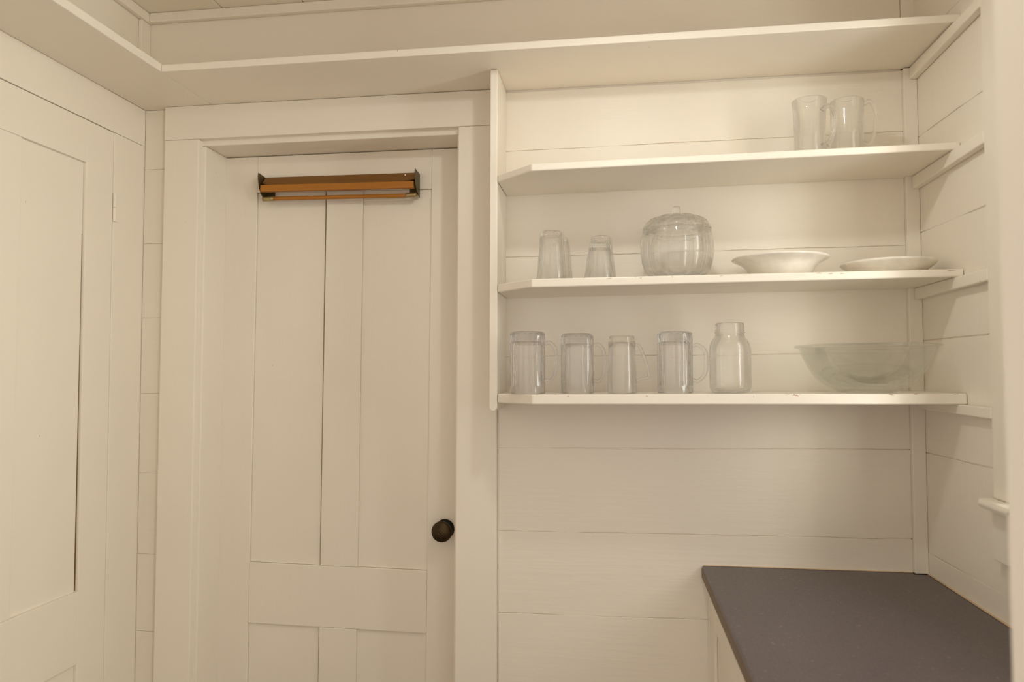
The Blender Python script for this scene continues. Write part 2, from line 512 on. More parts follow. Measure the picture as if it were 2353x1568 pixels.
hexa(bm, [a0, a1, (a1[0], 0.035, a1[2]), (a0[0], 0.035, a0[2]), (a0[0] + .001, 0, zt_), (a1[0] + .001, 0, zt_), (a1[0] + .001, 0.035, zt_), (a0[0] + .001, 0.035, zt_)])
obj('rail', bm, M['door'], door, 0.0016)
for z0, z1 in ((zm0, zm1), (0.02, zb)):
    bm = bmesh.new(); dbox(bm, xa, xd, DY, DY + 0.035, z0, z1); obj('rail', bm, M['door'], door, 0.0016)
for z0, z1 in ((zm1, zt), (zb, zm0)):
    bm = bmesh.new(); dbox(bm, xb + 0.0006, xc, DY, DY + 0.035, z0 + 0.0004, z1 - 0.0004); obj('muntin', bm, M['door'], door, 0.0016)
    for x0, x1 in ((xa, xb), (xc, xd)):
        # the left panels have shrunk and show a dark joint beside the muntin
        gt, gb = ((0.0060, 0.0038) if z1 > 1 else (0.0034, 0.0030)) if x0 == xa else (0.0010, 0.0008)
        y0, y1, za, zb_ = DY + 0.0075, DY + 0.027, z0 + 0.001, z1 - 0.001
        bm = bmesh.new()
        hexa(bm, [dp(*q) for q in ((x0 + 0.0004, y0, za), (x1 - gb, y0, za), (x1 - gb, y1, za), (x0 + 0.0004, y1, za),
                                   (x0 + 0.0004, y0, zb_), (x1 - gt, y0, zb_), (x1 - gt, y1, zb_), (x0 + 0.0004, y1, zb_))])
        obj('panel', bm, M['door'], door)
# knob with rose
kn = None
def knob_mesh():
    bm = bmesh.new()
    prof = [(0.0, 0.060)]
    for i in range(1, 22):                     # domed face with turned rings
        t = i / 22; r = 0.0300 * math.sin(t * PI / 2) ; z = 0.060 - 0.013 * (1 - math.cos(t * PI / 2)) + 0.0006 * math.sin(i * 2.1)
        prof.append((r, z))
    prof += [(0.0308, 0.0455), (0.0312, 0.0435), (0.0308, 0.0415), (0.0295, 0.039), (0.026, 0.035), (0.018, 0.030), (0.011, 0.026),
             (0.0095, 0.020), (0.0105, 0.012), (0.0, 0.012)]
    def knurl(th, r, z, k): return r * (1 + (0.012 * math.cos(44 * th) if 12 < k < 24 else 0))
    lathe(bm, prof, 132, knurl, closed=False)
    bmesh.ops.rotate(bm, verts=bm.verts, matrix=Matrix.Rotation(PI / 2, 3, 'X'))
    return bm
ko = obj('door_knob', knob_mesh(), M['knob'], door, smooth=True, loc=(-0.5145 - L.x, 0, 0.9265 - L.z))
ko['label'] = 'dark bronze ribbed door knob'
bm = bmesh.new()
lathe(bm, [(0.0, 0.0), (0.0290, 0.0), (0.0290, 0.003), (0.026, 0.006), (0.013, 0.009), (0.012, 0.013), (0.0, 0.013)], 48, closed=False)
bmesh.ops.rotate(bm, verts=bm.verts, matrix=Matrix.Rotation(PI / 2, 3, 'X'))
obj('rose', bm, M['rose'], ko, smooth=True)

# ------------------------------------------------------------------ built-in cupboard that fills the left wall
cup = empty('cupboard', (XL, -0.5, 0.0), 'tall cream built-in cupboard with a panelled door on the left wall', 'cupboard')
FX = XL; FB = XL - 0.02
def cbox(bm, y0, y1, z0, z1, x1=FX, x0=FB):
    box(bm, x0 - cup.location.x, x1 - cup.location.x, y0 - cup.location.y, y1 - cup.location.y, z0, z1)
bm = bmesh.new(); cbox(bm, -1.385, -0.0008, 2.0995, 2.2121); obj('frieze_board', bm, M['trim'], cup, 0.0015)
bm = bmesh.new()
p = [(FB, -0.1362, 0), (FX, -0.1362, 0), (FX, -0.0125, 0), (FB, -0.0125, 0), (FB, -0.1412, 2.0985), (FX, -0.1412, 2.0985), (FX, -0.0125, 2.0985), (FB, -0.0125, 2.0985)]
hexa(bm, [(a - cup.location.x, b - cup.location.y, c) for a, b, c in p]); obj('side_casing', bm, M['trim'], cup, 0.002)
bm = bmesh.new(); cbox(bm, -1.385, -1.07, 0, 2.0985); obj('side_casing', bm, M['trim'], cup, 0.002)
cd = empty('cupboard_door', (0, 0, 0)); cd.parent = cup
def cdb(name, y0, y1, z0, z1, x1=FX - 0.0008, x0=FB, bevel=0.0014, y0t=None, y1t=None):
    bm = bmesh.new()
    y0t = y0 if y0t is None else y0t; y1t = y1 if y1t is None else y1t
    p = [(x0, y0, z0), (x1, y0, z0), (x1, y1, z0), (x0, y1, z0), (x0, y0t, z1), (x1, y0t, z1), (x1, y1t, z1), (x0, y1t, z1)]
    hexa(bm, [(a - cup.location.x, b - cup.location.y, c) for a, b, c in p])
    return obj(name, bm, M['door'], cd, bevel)
cdb('stile', -0.2455, -0.1382, 0.012, 2.0972, y0t=-0.2524, y1t=-0.1432)
cdb('stile', -1.067, -0.957, 0.012, 2.0972)
cdb('rail', -0.957, -0.2523, 1.9795, 2.0972)
cdb('rail', -0.957, -0.2475, 0.6155, 0.8090)
cdb('rail', -0.957, -0.2475, 0.012, 0.215)
for z0, z1 in ((0.8092, 1.9792), (0.215, 0.6153)):
    cdb('muntin', -0.600, -0.4760, z0, z1, x1=FX - 0.0014)
    cdb('panel', -0.476, -0.2535 if z0 > .7 else -0.2485, z0, z1, x1=FX - 0.0095, x0=FX - 0.0185, bevel=0)
    cdb('panel', -0.957, -0.600, z0, z1, x1=FX - 0.0095, x0=FX - 0.0185, bevel=0)
# bare wood showing in the shrunken joint beside the panel
bm = bmesh.new()
p = [(-0.2497, 0.812), (-0.2487, 0.812), (-0.2533, 1.78), (-0.2542, 1.78)]
vs = [bm.verts.new((FX - 0.0090 - cup.location.x, y - cup.location.y, z)) for y, z in p] + [bm.verts.new((FX - 0.012 - cup.location.x, y - cup.location.y, z)) for y, z in p]
for idx in ((0, 1, 2, 3), (7, 6, 5, 4), (0, 4, 5, 1), (1, 5, 6, 2), (2, 6, 7, 3), (3, 7, 4, 0)): bm.faces.new([vs[i] for i in idx])
o = obj('joint_gap', bm, M['raw'], cd); o['label'] = 'bare brown wood showing in the open joint'
# painted-over hinge
bm = bmesh.new(); cbox(bm, -0.1405, -0.1185, 1.838, 1.919, x1=FX + 0.0016, x0=FX - 0.0005)
h = obj('hinge', bm, M['trim'], cd, 0.0008)
for z0, z1 in ((1.838, 1.8775), (1.8785, 1.919)):
    bm = bmesh.new(); lathe(bm, [(0, z0), (0.0045, z0), (0.0045, z1), (0, z1)], 16, closed=False, center=(FX + 0.003 - cup.location.x, -0.1395 - cup.location.y, 0))
    obj('knuckle', bm, M['trim'], h, 0.0006)

# ------------------------------------------------------------------ high ledge shelf round the room
ZL0, ZL1 = 2.2140, 2.2345
bm = bmesh.new(); box(bm, XL + 0.0005, -1.2110, -1.385, -0.0005, ZL0 - 0.0015, ZL1 + 0.0005)
tag(obj('ledge_shelf', bm, M['shelf'], None, 0.002), 'high cream ledge running along the top of the left cupboard', 'shelf')
bm = bmesh.new()
box(bm, -1.2104, XR - 0.0008, -0.272, -0.0005, ZL0 - 0.0015, ZL1 - 0.003, dz=0.002)
tag(obj('ledge_shelf', bm, M['shelf'], None, 0.002), 'high cream ledge above the door and the glass shelves', 'shelf')

# ------------------------------------------------------------------ open shelf unit
unit = empty('shelf_unit', (0.25, -0.13, 1.297), 'open cream wall shelves with chamfered corners holding glassware', 'shelf')
UX, UY, UZ = unit.location
def uo(name, bm, mat, bevel=0.003):
    bmesh.ops.translate(bm, verts=bm.verts, vec=(-UX, -UY, -UZ))
    o = obj(name, bm, mat, unit, bevel); return o
def zl(v0, s): return lambda x: v0 + (x + 0.2065) * s
S = {'top': (zl(1.9065, 0.0120), zl(1.9254, 0.0107)), 'mid': (zl(1.6114, 0.0084), zl(1.6333, 0.0049)), 'low': (zl(1.3190, 0.0046), zl(1.3438, 0.0050))}
outline = [(-0.3080, -0.0006), (-0.3080, -0.1610), (-0.2070, -0.2550), (XR - 0.0012, -0.2550), (XR - 0.0012, -0.0157), (0.7685, -0.0157), (0.7685, -0.0006)]
for k, (v0, s) in (('top', (1.9254, 0.0107)), ('mid', (1.6333, 0.0049)), ('low', (1.3438, 0.0050))):
    bm = bmesh.new(); prism(bm, outline, S[k][0], S[k][1])
    uo('shelf', bm, paint('paint_shelf_' + k, stretch=(5, 40, 40), bump=0.04, rough=0.36,
                          chips=(v0 - UZ, s, -0.2065 - UX) if k != 'top' else None), 0.003)
# side panel with a rounded foot
bm = bmesh.new()
ring = [(-0.3275, 2.2120), (-0.3312, 1.310)]
cxp, rp = -0.3205, 0.0108
for i in range(1, 9):
    a = PI + PI * i / 9; ring.append((cxp + rp * math.cos(a), 1.3085 + 0.0118 * math.sin(a)))
ring += [(-0.3097, 1.310), (-0.3084, 2.2120)]
fr = [bm.verts.new((x, -0.1610, z)) for x, z in ring]; bk = [bm.verts.new((x, -0.0006, z)) for x, z in ring]
bm.faces.new(fr); bm.faces.new(list(reversed(bk)))
for i in range(len(ring)):
    j = (i + 1) % len(ring); bm.faces.new([fr[j], fr[i], bk[i], bk[j]])
uo('side_panel', bm, M['wall_v'], 0.002)
# cleats along the right wall
for z0a, z0b, z1 in ((2.1795, 2.1868, 2.2118), (1.8838, 1.8888, 1.9176), (1.5900, 1.5930, 1.6195), (1.3025, 1.2990, 1.3232)):
    bm = bmesh.new()
    x0, x1, ya, yb = 0.7826, XR - 0.0012, -0.0162, -0.4035
    hexa(bm, [(x0, ya, z0a), (x1, ya, z0a), (x1, yb, z0b), (x0, yb, z0b), (x0, ya, z1), (x1, ya, z1), (x1, yb, z1), (x0, yb, z1)])
    uo('cleat', bm, M['trim'], 0.0025)

# ------------------------------------------------------------------ window in the right wall
w = empty('window_1', (XR, -0.80, WZ0), kind='structure'); w['label'] = 'window with cream casing beyond the right end of the shelves'
WX, WYc, WZc = w.location
def wb(name, x0, x1, y0, y1, z0, z1, mat=None, bevel=0.003, parent=None):
    bm = bmesh.new(); box(bm, x0 - WX, x1 - WX, y0 - WYc, y1 - WYc, z0 - WZc, z1 - WZc)
    return obj(name, bm, mat or M['trim'], parent or w, bevel)
wb('window_casing', XR - 0.0205, XR - 0.0005, -0.5050, -0.4045, 1.1340, 2.30)
wb('window_casing', XR - 0.0205, XR - 0.0005, -1.2000, -1.1000, 1.1340, 2.30)
wb('window_casing', XR - 0.0205, XR - 0.0005, -1.0995, -0.5055, 2.2005, 2.30)
wb('window_sill', XR - 0.0480, XR + 0.10, -1.0990, -0.5060, 1.1120, 1.1335, bevel=0.009)
wb('window_sill', XR - 0.0480, XR - 0.0005, -1.2150, -0.3890, 1.1120, 1.1335, bevel=0.009)
wb('apron', XR - 0.0205, XR - 0.0005, -1.2000, -0.3940, 1.0045, 1.1115)
for (z0, z1, xx) in ((1.137, 1.69, 0.835), (1.66, 2.198, 0.868)):
    bm = bmesh.new()
    for b in ((-1.0985, -1.058, z0, z1), (-0.547, -0.5065, z0, z1), (-1.058, -0.547, z0, z0 + 0.045), (-1.058, -0.547, z1 - 0.035, z1)):
        box(bm, xx - WX, xx + 0.03 - WX, b[0] - WYc, b[1] - WYc, b[2] - WZc, b[3] - WZc)
    sash = obj('sash', bm, M['trim'], w, 0.002)
    wb('pane', xx + 0.012, xx + 0.015, -1.057, -0.548, z0 + 0.046, z1 - 0.036, M['pane'], 0, sash)

# ------------------------------------------------------------------ counter and base cabinet
CZ = 0.873
ct = empty('countertop', (0.515, -0.69, 0.836), 'dark grey-brown speckled laminate countertop in the right corner', 'countertop')
bm = bmesh.new()
poly = [(0.228, -0.0015), (0.228, -1.385), (XR - 0.0015, -1.385), (XR - 0.0015, -0.0165), (0.768, -0.0165), (0.768, -0.0015)]
prism(bm, poly, 0.8362, CZ)
bmesh.ops.translate(bm, verts=bm.verts, vec=(-0.515, 0.69, -0.836))
obj('worktop', bm, M['counter'], ct, 0.005, segs=3)
bm = bmesh.new(); box(bm, 0.2272 - 0.515, 0.2290 - 0.515, -1.384 + 0.69, -0.003 + 0.69, 0.0052, 0.0305)
o = obj('edge_band', bm, M['edge'], ct, 0.0006); o['label'] = 'brown front edge of the countertop'
bm = bmesh.new()
for b in ((0.232, 0.767, -0.0055, -0.0008, CZ, CZ + 0.0018), (XR - 0.0052, XR - 0.0008, -1.38, -0.017, CZ, CZ + 0.0024)):
    box(bm, b[0] - 0.515, b[1] - 0.515, b[2] + 0.69, b[3] + 0.69, b[4] - 0.836, b[5] - 0.836)
o = obj('caulk_bead', bm, M['caulk'], ct, 0.0012); o['label'] = 'thin tan bead of old caulk along the wall'

cab = empty('base_cabinet', (0.52, -0.69, 0.0), 'cream base cabinet under the dark countertop', 'cabinet')
def cb(name, x0, x1, y0, y1, z0, z1, mat=None, bevel=0.002, parent=None):
    bm = bmesh.new(); box(bm, x0 - 0.52, x1 - 0.52, y0 + 0.69, y1 + 0.69, z0, z1)
    return obj(name, bm, mat or M['trim'], parent or cab, bevel)
cb('carcass', 0.262, XR - 0.002, -1.383, -0.002, 0.09, 0.8355)
cb('toe_kick', 0.31, XR - 0.002, -1.383, -0.002, 0.0005, 0.09)
cb('stile', 0.2435, 0.2615, -0.0105, -0.002, 0.09, 0.8355)
cb('stile', 0.2450, 0.2615, -0.0650, -0.0125, 0.09, 0.8355)
cb('rail', 0.2445, 0.2615, -1.383, -0.0655, 0.806, 0.8355)
for y1, y0 in ((-0.067, -0.500), (-0.504, -0.940), (-0.944, -1.380)):
    d = cb('cabinet_door', 0.2520, 0.2615, y0, y1, 0.10, 0.8035, bevel=0.0015)
    for b in ((y0, y0 + 0.055, 0.10, 0.8035), (y1 - 0.055, y1, 0.10, 0.8035), (y0 + 0.056, y1 - 0.056, 0.10, 0.16), (y0 + 0.056, y1 - 0.056, 0.745, 0.8035)):
        cb('door_frame', 0.2440, 0.2518, *b, bevel=0.0015, parent=d)

# ------------------------------------------------------------------ ceiling lamp (above the frame)
lamp = empty('ceiling_lamp', LAMP_POS, 'shaded ceiling lamp above the pantry', 'lamp')
bm = bmesh.new(); lathe(bm, [(0, 0.227), (0.055, 0.227), (0.052, 0.205), (0.030, 0.195), (0.022, 0.192), (0.020, 0.06), (0, 0.06)], 40, closed=False)
obj('lamp_holder', bm, M['china'], lamp, smooth=True)
ld = bpy.data.lights.new('bulb', 'POINT'); ld.energy = LAMP_ENERGY; ld.color = LAMP_COLOR; ld.shadow_soft_size = LAMP_RADIUS
bm = bmesh.new()
sh = [(0.020, 0.075)] + [(0.125 * math.sin(PI / 2 * i / 10), -0.014 + 0.085 * math.cos(PI / 2 * i / 10)) for i in range(2, 11)]
lathe(bm, sh + [(r - 0.002, z - 0.001) for r, z in reversed(sh)], 48)
obj('lamp_shade', bm, M['shade'], lamp, smooth=True)
lo = bpy.data.objects.new('bulb', ld); COL.objects.link(lo); lo.parent = lamp

# ------------------------------------------------------------------ old roll holder on the door
rh = empty('roll_holder', (-0.85, DY, 1.94), 'old brown wooden paper roll holder with metal ends on the door', 'roll holder')
RX, RY, RZ = rh.location
def ro(name, bm, mat, bevel=0.0008, smooth=False, parent=None):
    bmesh.ops.translate(bm, verts=bm.verts, vec=(-RX, -RY, -RZ))
    return obj(name, bm, mat, parent or rh, bevel, smooth)
def end_plate(x, s, dz):
    bm = bmesh.new()
    prof = [(0.1195, 2.0125), (0.066, 2.0165), (0.0625, 2.006), (0.0660, 1.985), (0.0700, 1.970), (0.0830, 1.955), (0.1000, 1.9435), (0.1195, 1.9385)]
    a = [bm.verts.new((x, y, z + dz)) for y, z in prof]; b = [bm.verts.new((x + 0.0016 * s, y, z + dz)) for y, z in prof]
    bm.faces.new(a); bm.faces.new(list(reversed(b)))
    for i in range(len(prof)):
        j = (i + 1) % len(prof); bm.faces.new([a[j], a[i], b[i], b[j]])
    # bent mounting ear against the door
    xi = x - s * 0.030
    box(bm, min(x, xi), max(x, xi), 0.1178, 0.1195, 1.949 + dz, 2.0135 + dz)
    return ro('end_plate', bm, M['metal'], 0.0004)
end_plate(-1.0990, -1, 0.006)
end_plate(-0.5980, 1, 0.0)
# tilted upper slat, front board, lower rod: all run slightly downhill to the right
bm = bmesh.new()
def slat(bm, x0, x1, sec, dz0, dz1, nick=None):
    n = 24; rings = []
    for i in range(n + 1):
        t = i / n; x = x0 + (x1 - x0) * t; dz = dz0 + (dz1 - dz0) * t
        k = (1 - min(1, t / 0.05)) if t < 0.05 else (max(0, (t - 0.93) / 0.07))
        rings.append([bm.verts.new((x, y, z + dz + (nick * k if nick and j in (2, 3) else 0))) for j, (y, z) in enumerate(sec)])
    m = len(sec)
    for i in range(n):
        for j in range(m):
            q = (j + 1) % m; bm.faces.new([rings[i][j], rings[i][q], rings[i + 1][q], rings[i + 1][j]])
    bm.faces.new(rings[0]); bm.faces.new(list(reversed(rings[-1])))
slat(bm, -1.0965, -0.6005, [(0.112, 2.0165), (0.109, 2.0185), (0.0850, 1.9868), (0.0885, 1.9840)], 0.0, -0.003, 0.008)
ro('upper_slat', bm, M['wood_dark'], 0.0008)
bm = bmesh.new()
slat(bm, -1.0960, -0.6030, [(0.086, 1.9825), (0.0705, 1.9825), (0.0690, 1.9615), (0.086, 1.9615)], 0.0025, -0.003)
ro('front_board', bm, M['wood_orange'], 0.0016)
bm = bmesh.new()
tube(bm, [Vector((-1.083 + i * 0.0475, 0.093, 1.9462 - i * 0.00055)) for i in range(11)], 0.0062, 0.0055, 14, Vector((0, 1, 0)))
ro('rod', bm, M['wood_orange'], 0, True)
for x0, x1, z in ((-1.0970, -1.0620, 1.9462), (-0.6330, -0.5995, 1.9408)):
    bm = bmesh.new(); tube(bm, [Vector((x0 + (x1 - x0) * i / 4, 0.093, z)) for i in range(5)], 0.0072, 0.0078, 14, Vector((0, 1, 0)))
    for i, v in enumerate(bm.verts): v.co.z += 0.0010 * math.sin(v.co.x * 700)
    ro('rod_clip', bm, M['metal_light'], 0, True)
bm = bmesh.new(); box(bm, -0.6385, -0.6345, 0.0952, 0.0966, 2.0035, 2.0080); o = ro('sticker_scrap', bm, M['china'], 0); o['label'] = 'tiny pale scrap stuck to the slat'

# ------------------------------------------------------------------ glass and china
def z_low(x): return S['low'][1](x) + 0.0006
def z_mid(x): return S['mid'][1](x) + 0.0006
def z_top(x): return S['top'][1](x) + 0.0006

def crisp(o):
    md = o.modifiers.new('facet_edges', 'EDGE_SPLIT'); md.split_angle = math.radians(16); md.use_edge_sharp = False
    return o

def flip(prof, H): return [(r, H - z) for r, z in reversed(prof)]

def beer_mug(x, y, z, r, H, flutes, label, handle_h, reach, rot=0.0, phase=0.0):
    """heavy mug standing upside down: solid base on top, fluted wall, D handle"""
    t = empty('beer_mug', (x, y, z), label, 'mug', 'upside-down mugs on the lowest shelf', rotz=rot)
    th = 0.0062; base = 0.024
    prof = [(0, 0.004), (r * 0.80, 0.003), (r * 0.86, 0.0), (r * 0.93, 0.0012), (r * 0.985, 0.006), (r, 0.013), (r, base), (r, 0.05), (r, H * 0.5), (r, H - 0.022),
            (r * 0.995, H - 0.014), (r, H - 0.003), (r - 0.001, H), (r - 0.003, H), (r - 0.0042, H - 0.003), (r - th, H - 0.03),
            (r - th, H * 0.5), (r - th - 0.0004, base + 0.014), (r - th - 0.003, base + 0.005), (r - th - 0.010, base + 0.001), (0, base)]
    prof = flip(prof, H)
    def fl(thta, rr, zz, k):
        zz_up = H - zz
        outer = rr > r * 0.975
        if outer and 0.010 < zz_up < H - 0.018:
            st = 2 * PI / flutes; a = (thta + phase * st) % st
            return rr - 0.0017 * math.sin(PI * a / st)
        if rr < r - th + 0.001 and zz_up > base + 0.01:
            return rr - 0.0006 * (0.5 + 0.5 * math.cos(flutes * (thta + phase * 2 * PI / flutes)))
        return rr
    bm = bmesh.new(); lathe(bm, prof, flutes * 8, fl, closed=False); crisp(obj('body', bm, M['glass_heavy'], t, smooth=True))
    z0, z1 = handle_h
    path = spline([(r - 0.0022, 0, z0), (r + 0.012, 0, z0 - 0.004), (r + reach * 0.72, 0, z0 + 0.012), (r + reach - 0.006, 0, z0 + (z1 - z0) * 0.35), (r + reach - 0.006, 0, z0 + (z1 - z0) * 0.7),
                   (r + reach * 0.72, 0, z1 - 0.012), (r + 0.012, 0, z1), (r - 0.0022, 0, z1 - 0.003)], 8)
    bm = bmesh.new(); tube(bm, path, 0.0052, 0.0085, 16); obj('handle', bm, M['glass_heavy'], t, smooth=True)
    return t
beer_mug(-0.2262, -0.186, z_low(-0.226), 0.0462, 0.1595, 18, 'upside-down fluted glass beer mug at the far left of the lowest shelf', (0.036, 0.131), 0.034, rot=-0.02)
beer_mug(-0.0990, -0.160, z_low(-0.099), 0.0430, 0.1530, 18, 'upside-down fluted glass beer mug, second from the left on the lowest shelf', (0.034, 0.126), 0.033, rot=0.10, phase=0.4)
beer_mug(0.1494, -0.166, z_low(0.149), 0.0450, 0.1555, 18, 'upside-down fluted glass beer mug with bright window reflection, left of the mason jar', (0.034, 0.122), 0.039, rot=0.05, phase=0.9)

# tapered mug with a pointed handle
t = empty('glass_mug', (0.0158, -0.178, z_low(0.016)), 'smaller tapered upside-down glass mug with angular handle on the lowest shelf', 'mug', 'upside-down mugs on the lowest shelf')
H = 0.1465
prof = [(0.0, 0.0), (0.0300, 0.0), (0.0318, 0.003), (0.0320, 0.010), (0.0345, 0.015), (0.0352, 0.025), (0.0343, 0.033), (0.0348, 0.06), (0.0365, 0.11), (0.0385, H - 0.002), (0.0378, H), (0.0368, H),
        (0.0360, H - 0.003), (0.0338, 0.10), (0.0318, 0.05), (0.0312, 0.032), (0.029, 0.020), (0.022, 0.0165), (0.0, 0.0160)]
bm = bmesh.new(); lathe(bm, flip(prof, H), 96, closed=False); obj('body', bm, M['glass'], t, smooth=True)
zt_, zb_ = H - 0.022, 0.040
path = spline([(0.0330, 0, zt_), (0.045, 0, zt_ - 0.006), (0.058, 0, zt_ - 0.040), (0.0670, 0, zb_ + 0.010), (0.0665, 0, zb_ + 0.001), (0.0600, 0, zb_ - 0.001), (0.045, 0, zb_ - 0.005), (0.0345, 0, zb_ - 0.011)], 8)
bm = bmesh.new(); tube(bm, path, 0.0042, 0.0065, 14); obj('handle', bm, M['glass'], t, smooth=True)

# mason jar
t = empty('mason_jar', (0.2856, -0.165, z_low(0.286)), 'tall empty clear glass mason jar with threaded neck, standing right of the beer mugs', 'jar')
R = 0.0512; H = 0.1755
prof = [(0, 0.0035), (0.030, 0.003), (0.036, 0.0), (0.043, 0.0012), (0.0490, 0.006), (R, 0.014), (R, 0.055), (R * 0.995, 0.085), (R, 0.108), (R * 0.97, 0.120), (0.0445, 0.131), (0.0385, 0.139),
        (0.0362, 0.145), (0.0358, 0.1485), (0.0380, 0.1500), (0.0384, 0.1515), (0.0358, 0.1530), (0.0356, 0.1560), (0.0368, 0.1570), (0.0356, 0.1585), (0.0354, 0.1635), (0.0366, 0.1648), (0.0354, 0.1662),
        (0.0352, 0.1735), (0.0343, H), (0.0325, H), (0.0318, 0.173), (0.0322, 0.149), (0.0335, 0.143), (0.0410, 0.130), (0.0462, 0.118), (0.0478, 0.107), (0.0478, 0.055), (0.0476, 0.014), (0.045, 0.008), (0.037, 0.0055), (0, 0.0065)]
bm = bmesh.new(); lathe(bm, prof, 96, closed=False); obj('body', bm, M['glass'], t, smooth=True)
# raised, unreadable moulded script on the shoulder
bm = bmesh.new()
def on_jar(u, zz):
    a = math.radians(-90 - 46) + u / R
    return Vector(((R + 0.0002) * math.cos(a), (R + 0.0002) * math.sin(a), zz))
for k in range(5):
    u0 = 0.006 * k
    pts = [on_jar(u0 + d, 0.0905 + h) for d, h in ((0, 0), (0.0015, 0.004 + 0.004 * (k in (0, 3))), (0.003, 0.001), (0.0048, 0.003))]
    pp = spline(pts, 4)
    tube(bm, pp, 0.0005, 0.0005, 6, Vector((0, 0, 1)))
obj('moulded_script', bm, M['glass'], t, smooth=True)

# mixing bowl
t = empty('mixing_bowl', (0.607, -0.178, z_low(0.607)), 'large pale green glass mixing bowl at the right end of the lowest shelf', 'bowl')
H = 0.1165
out = [(0.0, 0.0035), (0.056, 0.0035), (0.0600, 0.0), (0.0660, 0.0), (0.0690, 0.0035), (0.0850, 0.010), (0.1050, 0.0230), (0.1220, 0.0420), (0.1360, 0.0640), (0.1460, 0.0870), (0.1520, 0.1040), (0.1555, 0.1090), (0.1640, 0.1105), (0.1655, 0.1135), (0.1630, H)]
inn = [(0.1560, H), (0.1500, 0.1125), (0.1475, 0.1050), (0.1415, 0.0880), (0.1315, 0.0660), (0.1175, 0.0450), (0.1010, 0.0270), (0.0820, 0.0150), (0.0650, 0.0090), (0.0, 0.0080)]
def dens(p):
    q = spline([(r, 0, z) for r, z in p], 3); return [(max(0, v.x), v.z) for v in q]
bm = bmesh.new(); lathe(bm, out + inn, 128, closed=False); obj('body', bm, M['glass_green'], t, smooth=True)

# fluted tumblers, upside down
def tumbler(x, y, z, rt, rb, H, label):
    t = empty('tumbler', (x, y, z), label, 'glass', 'upside-down fluted tumblers on the middle shelf')
    th = 0.0026
    up = [(0, 0.003), (rt * 0.7, 0.002), (rt * 0.80, 0.0), (rt * 0.93, 0.0015), (rt, 0.007)]
    n = 8
    for i in range(1, n + 1):
        f = i / n; up.append((rt + (rb - rt) * f ** 1.05, 0.007 + (H - 0.010) * f))
    up += [(rb - 0.0004, H - 0.001), (rb - 0.0013, H)]
    for i in range(n, 0, -1):
        f = i / n; up.append((rt - th + (rb - rt) * f ** 1.05, 0.0115 + (H - 0.0135) * f))
    up += [(rt - th - 0.003, 0.0125), (0, 0.0105)]
    def fl(a, r, zz, k):
        zu = H - zz
        lim = rt + (rb - rt) * max(0, (zu - 0.007) / (H - 0.010)) ** 1.05
        if r > lim - 0.0012 and 0.006 < zu < H * 0.80:
            st = 2 * PI / 14; q = a % st
            return r * math.cos(st / 2) / math.cos(q - st / 2)
        return r
    bm = bmesh.new(); lathe(bm, flip(up, H), 140, fl, closed=False); crisp(obj('body', bm, M['glass'], t, smooth=True))
    return t
tumbler(-0.1615, -0.200, z_mid(-0.16), 0.0298, 0.0392, 0.1270, 'tall upside-down fluted tumbler at the left front of the middle shelf')
tumbler(-0.1520, -0.108, z_mid(-0.15), 0.0308, 0.0400, 0.1270, 'tall upside-down fluted tumbler half hidden behind the leftmost tumbler')
tumbler(-0.0385, -0.200, z_mid(-0.04), 0.0285, 0.0395, 0.0915, 'short upside-down fluted tumbler in front of a taller one')
tumbler(-0.0365, -0.112, z_mid(-0.04), 0.0278, 0.0405, 0.1265, 'tall upside-down tumbler directly behind the short tumbler')

# pumpkin shaped jar with lid
t = empty('pumpkin_jar', (0.1585, -0.150, z_mid(0.158)), 'large clear glass pumpkin-shaped jar with a stemmed lid on the middle shelf', 'jar')
NL = 10
def lobe(amp):
    def f(a, r, z, k):
        return r * (1 - amp * (1 - abs(math.sin(NL / 2 * a + 0.35)) ** 0.55))
    return f
out = [(0, 0.004), (0.052, 0.004), (0.058, 0.0), (0.066, 0.001), (0.0760, 0.008), (0.0850, 0.024), (0.0915, 0.045), (0.0952, 0.070), (0.0950, 0.092), (0.0925, 0.110), (0.0890, 0.123), (0.0872, 0.1285)]
inn = [(0.0838, 0.1285), (0.0850, 0.122), (0.0885, 0.108), (0.0908, 0.091), (0.0910, 0.070), (0.0875, 0.046), (0.0810, 0.026), (0.0720, 0.012), (0.0600, 0.008), (0, 0.0085)]
bm = bmesh.new(); lathe(bm, out + inn, 200, lobe(0.07), closed=False); obj('body', bm, M['glass'], t, smooth=True)
out = [(0.0700, 0.1295), (0.0880, 0.1295), (0.0895, 0.1320), (0.0860, 0.1380), (0.0790, 0.1480), (0.0680, 0.1570), (0.0530, 0.1635), (0.0360, 0.1670), (0.0200, 0.1665), (0.0120, 0.1650), (0, 0.1640)]
inn = [(0, 0.1600), (0.0200, 0.1615), (0.0360, 0.1620), (0.0510, 0.1585), (0.0650, 0.1520), (0.0745, 0.1435), (0.0795, 0.1360), (0.0800, 0.1325), (0.0765, 0.1250), (0.0735, 0.1160), (0.0700, 0.1160)]
def lid_shape(a, r, z, k):
    if 0.1295 < z and r > 0.015: return r * (1 - 0.075 * (1 - abs(math.sin(NL / 2 * a + 0.35)) ** 0.55) * min(1, r / 0.05))
    return r
bm = bmesh.new(); lathe(bm, out + inn, 200, lid_shape, closed=True)
for v in bm.verts:                                   # the lobes also bulge upwards
    r = math.hypot(v.co.x, v.co.y)
    if 0.02 < r < 0.085 and v.co.z > 0.14: v.co.z += 0.0025 * (abs(math.sin(NL / 2 * math.atan2(v.co.y, v.co.x) + 0.35)) - 0.6) * math.sin(min(1, r / 0.06) * PI / 2)
lid = obj('lid', bm, M['glass'], t, smooth=True)
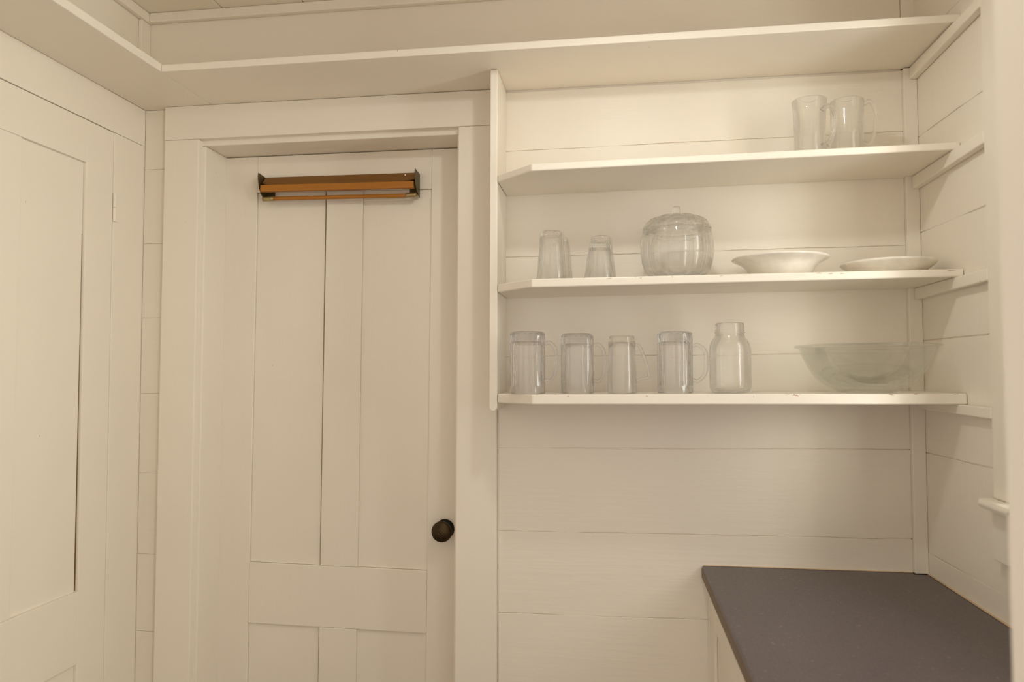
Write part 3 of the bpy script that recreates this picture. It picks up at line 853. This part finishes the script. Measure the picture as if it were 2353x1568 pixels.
bm = bmesh.new(); lathe(bm, [(0, 0.1645), (0.0125, 0.1645), (0.0102, 0.172), (0.0096, 0.185), (0.0092, 0.1905), (0.0078, 0.192), (0, 0.1922)], 48, lambda a, r, z, k: r * (1 + 0.06 * math.cos(8 * a)), closed=False)
obj('stem', bm, M['glass'], lid, smooth=True)

# china plates
t = empty('soup_plate', (0.4165, -0.140, z_mid(0.416)), 'deep white china soup plate between the pumpkin jar and the flat plate', 'plate')
H = 0.0500
prof = [(0, 0.004), (0.056, 0.004), (0.060, 0.0), (0.066, 0.0), (0.069, 0.005), (0.078, 0.014), (0.0845, 0.026), (0.093, 0.0350), (0.106, 0.0420), (0.1150, 0.0460), (0.1185, 0.0485), (0.1180, 0.0515), (0.1150, 0.0520),
        (0.104, 0.0480), (0.089, 0.0405), (0.079, 0.0290), (0.071, 0.0150), (0.060, 0.0095), (0, 0.0085)]
bm = bmesh.new(); lathe(bm, prof, 96, closed=False); obj('body', bm, M['china'], t, smooth=True)
t = empty('dinner_plate', (0.6745, -0.142, z_mid(0.674)), 'flat white china plate at the right end of the middle shelf', 'plate')
prof = [(0, 0.003), (0.066, 0.003), (0.069, 0.0), (0.075, 0.0), (0.078, 0.0045), (0.090, 0.0130), (0.102, 0.0215), (0.1085, 0.0265), (0.1110, 0.0300), (0.1100, 0.0325), (0.1070, 0.0320),
        (0.098, 0.0250), (0.084, 0.0140), (0.072, 0.0085), (0, 0.0075)]
bm = bmesh.new(); lathe(bm, prof, 96, closed=False); obj('body', bm, M['china'], t, smooth=True)

# two tall handled glasses on the upper shelf
def coffee_glass(x, y, z, rt, rb, H, rot, label, za, zb_, reach):
    t = empty('glass_mug', (x, y, z), label, 'mug', 'upright handled glasses on the upper shelf', rotz=rot)
    th = 0.0026
    prof = [(0, 0.004), (rb * 0.75, 0.003), (rb * 0.85, 0.0), (rb * 0.96, 0.001), (rb, 0.005), (rb, 0.03), (rb * 1.0, H * 0.5), (rb + (rt - rb) * 0.35, H * 0.8), (rt, H - 0.001), (rt - 0.0008, H), (rt - 0.0018, H),
            (rt - th, H - 0.002), (rb + (rt - rb) * 0.35 - th, H * 0.8), (rb - th, H * 0.5), (rb - th, 0.02), (rb - th - 0.004, 0.012), (0, 0.0105)]
    bm = bmesh.new(); lathe(bm, prof, 96, closed=False); obj('body', bm, M['glass'], t, smooth=True)
    path = spline([(rb - 0.0010, 0, za), (rb + reach * 0.55, 0, za + 0.005), (rb + reach, 0, za + (zb_ - za) * 0.22), (rb + reach, 0, za + (zb_ - za) * 0.5), (rb + reach * 0.85, 0, za + (zb_ - za) * 0.78), (rb + reach * 0.45, 0, zb_ - 0.003), (rb - 0.0010, 0, zb_)], 8)
    bm = bmesh.new(); tube(bm, path, 0.0050, 0.0070, 14); obj('handle', bm, M['glass'], t, smooth=True)
    return t
coffee_glass(0.4905, -0.155, z_top(0.49), 0.0422, 0.0375, 0.1520, math.radians(-52), 'left one of two clear handled glasses on the upper shelf', 0.118, 0.030, 0.034)
coffee_glass(0.5822, -0.150, z_top(0.58), 0.0400, 0.0385, 0.1470, math.radians(-18), 'right one of two clear handled glasses on the upper shelf, handle outward', 0.134, 0.036, 0.026)
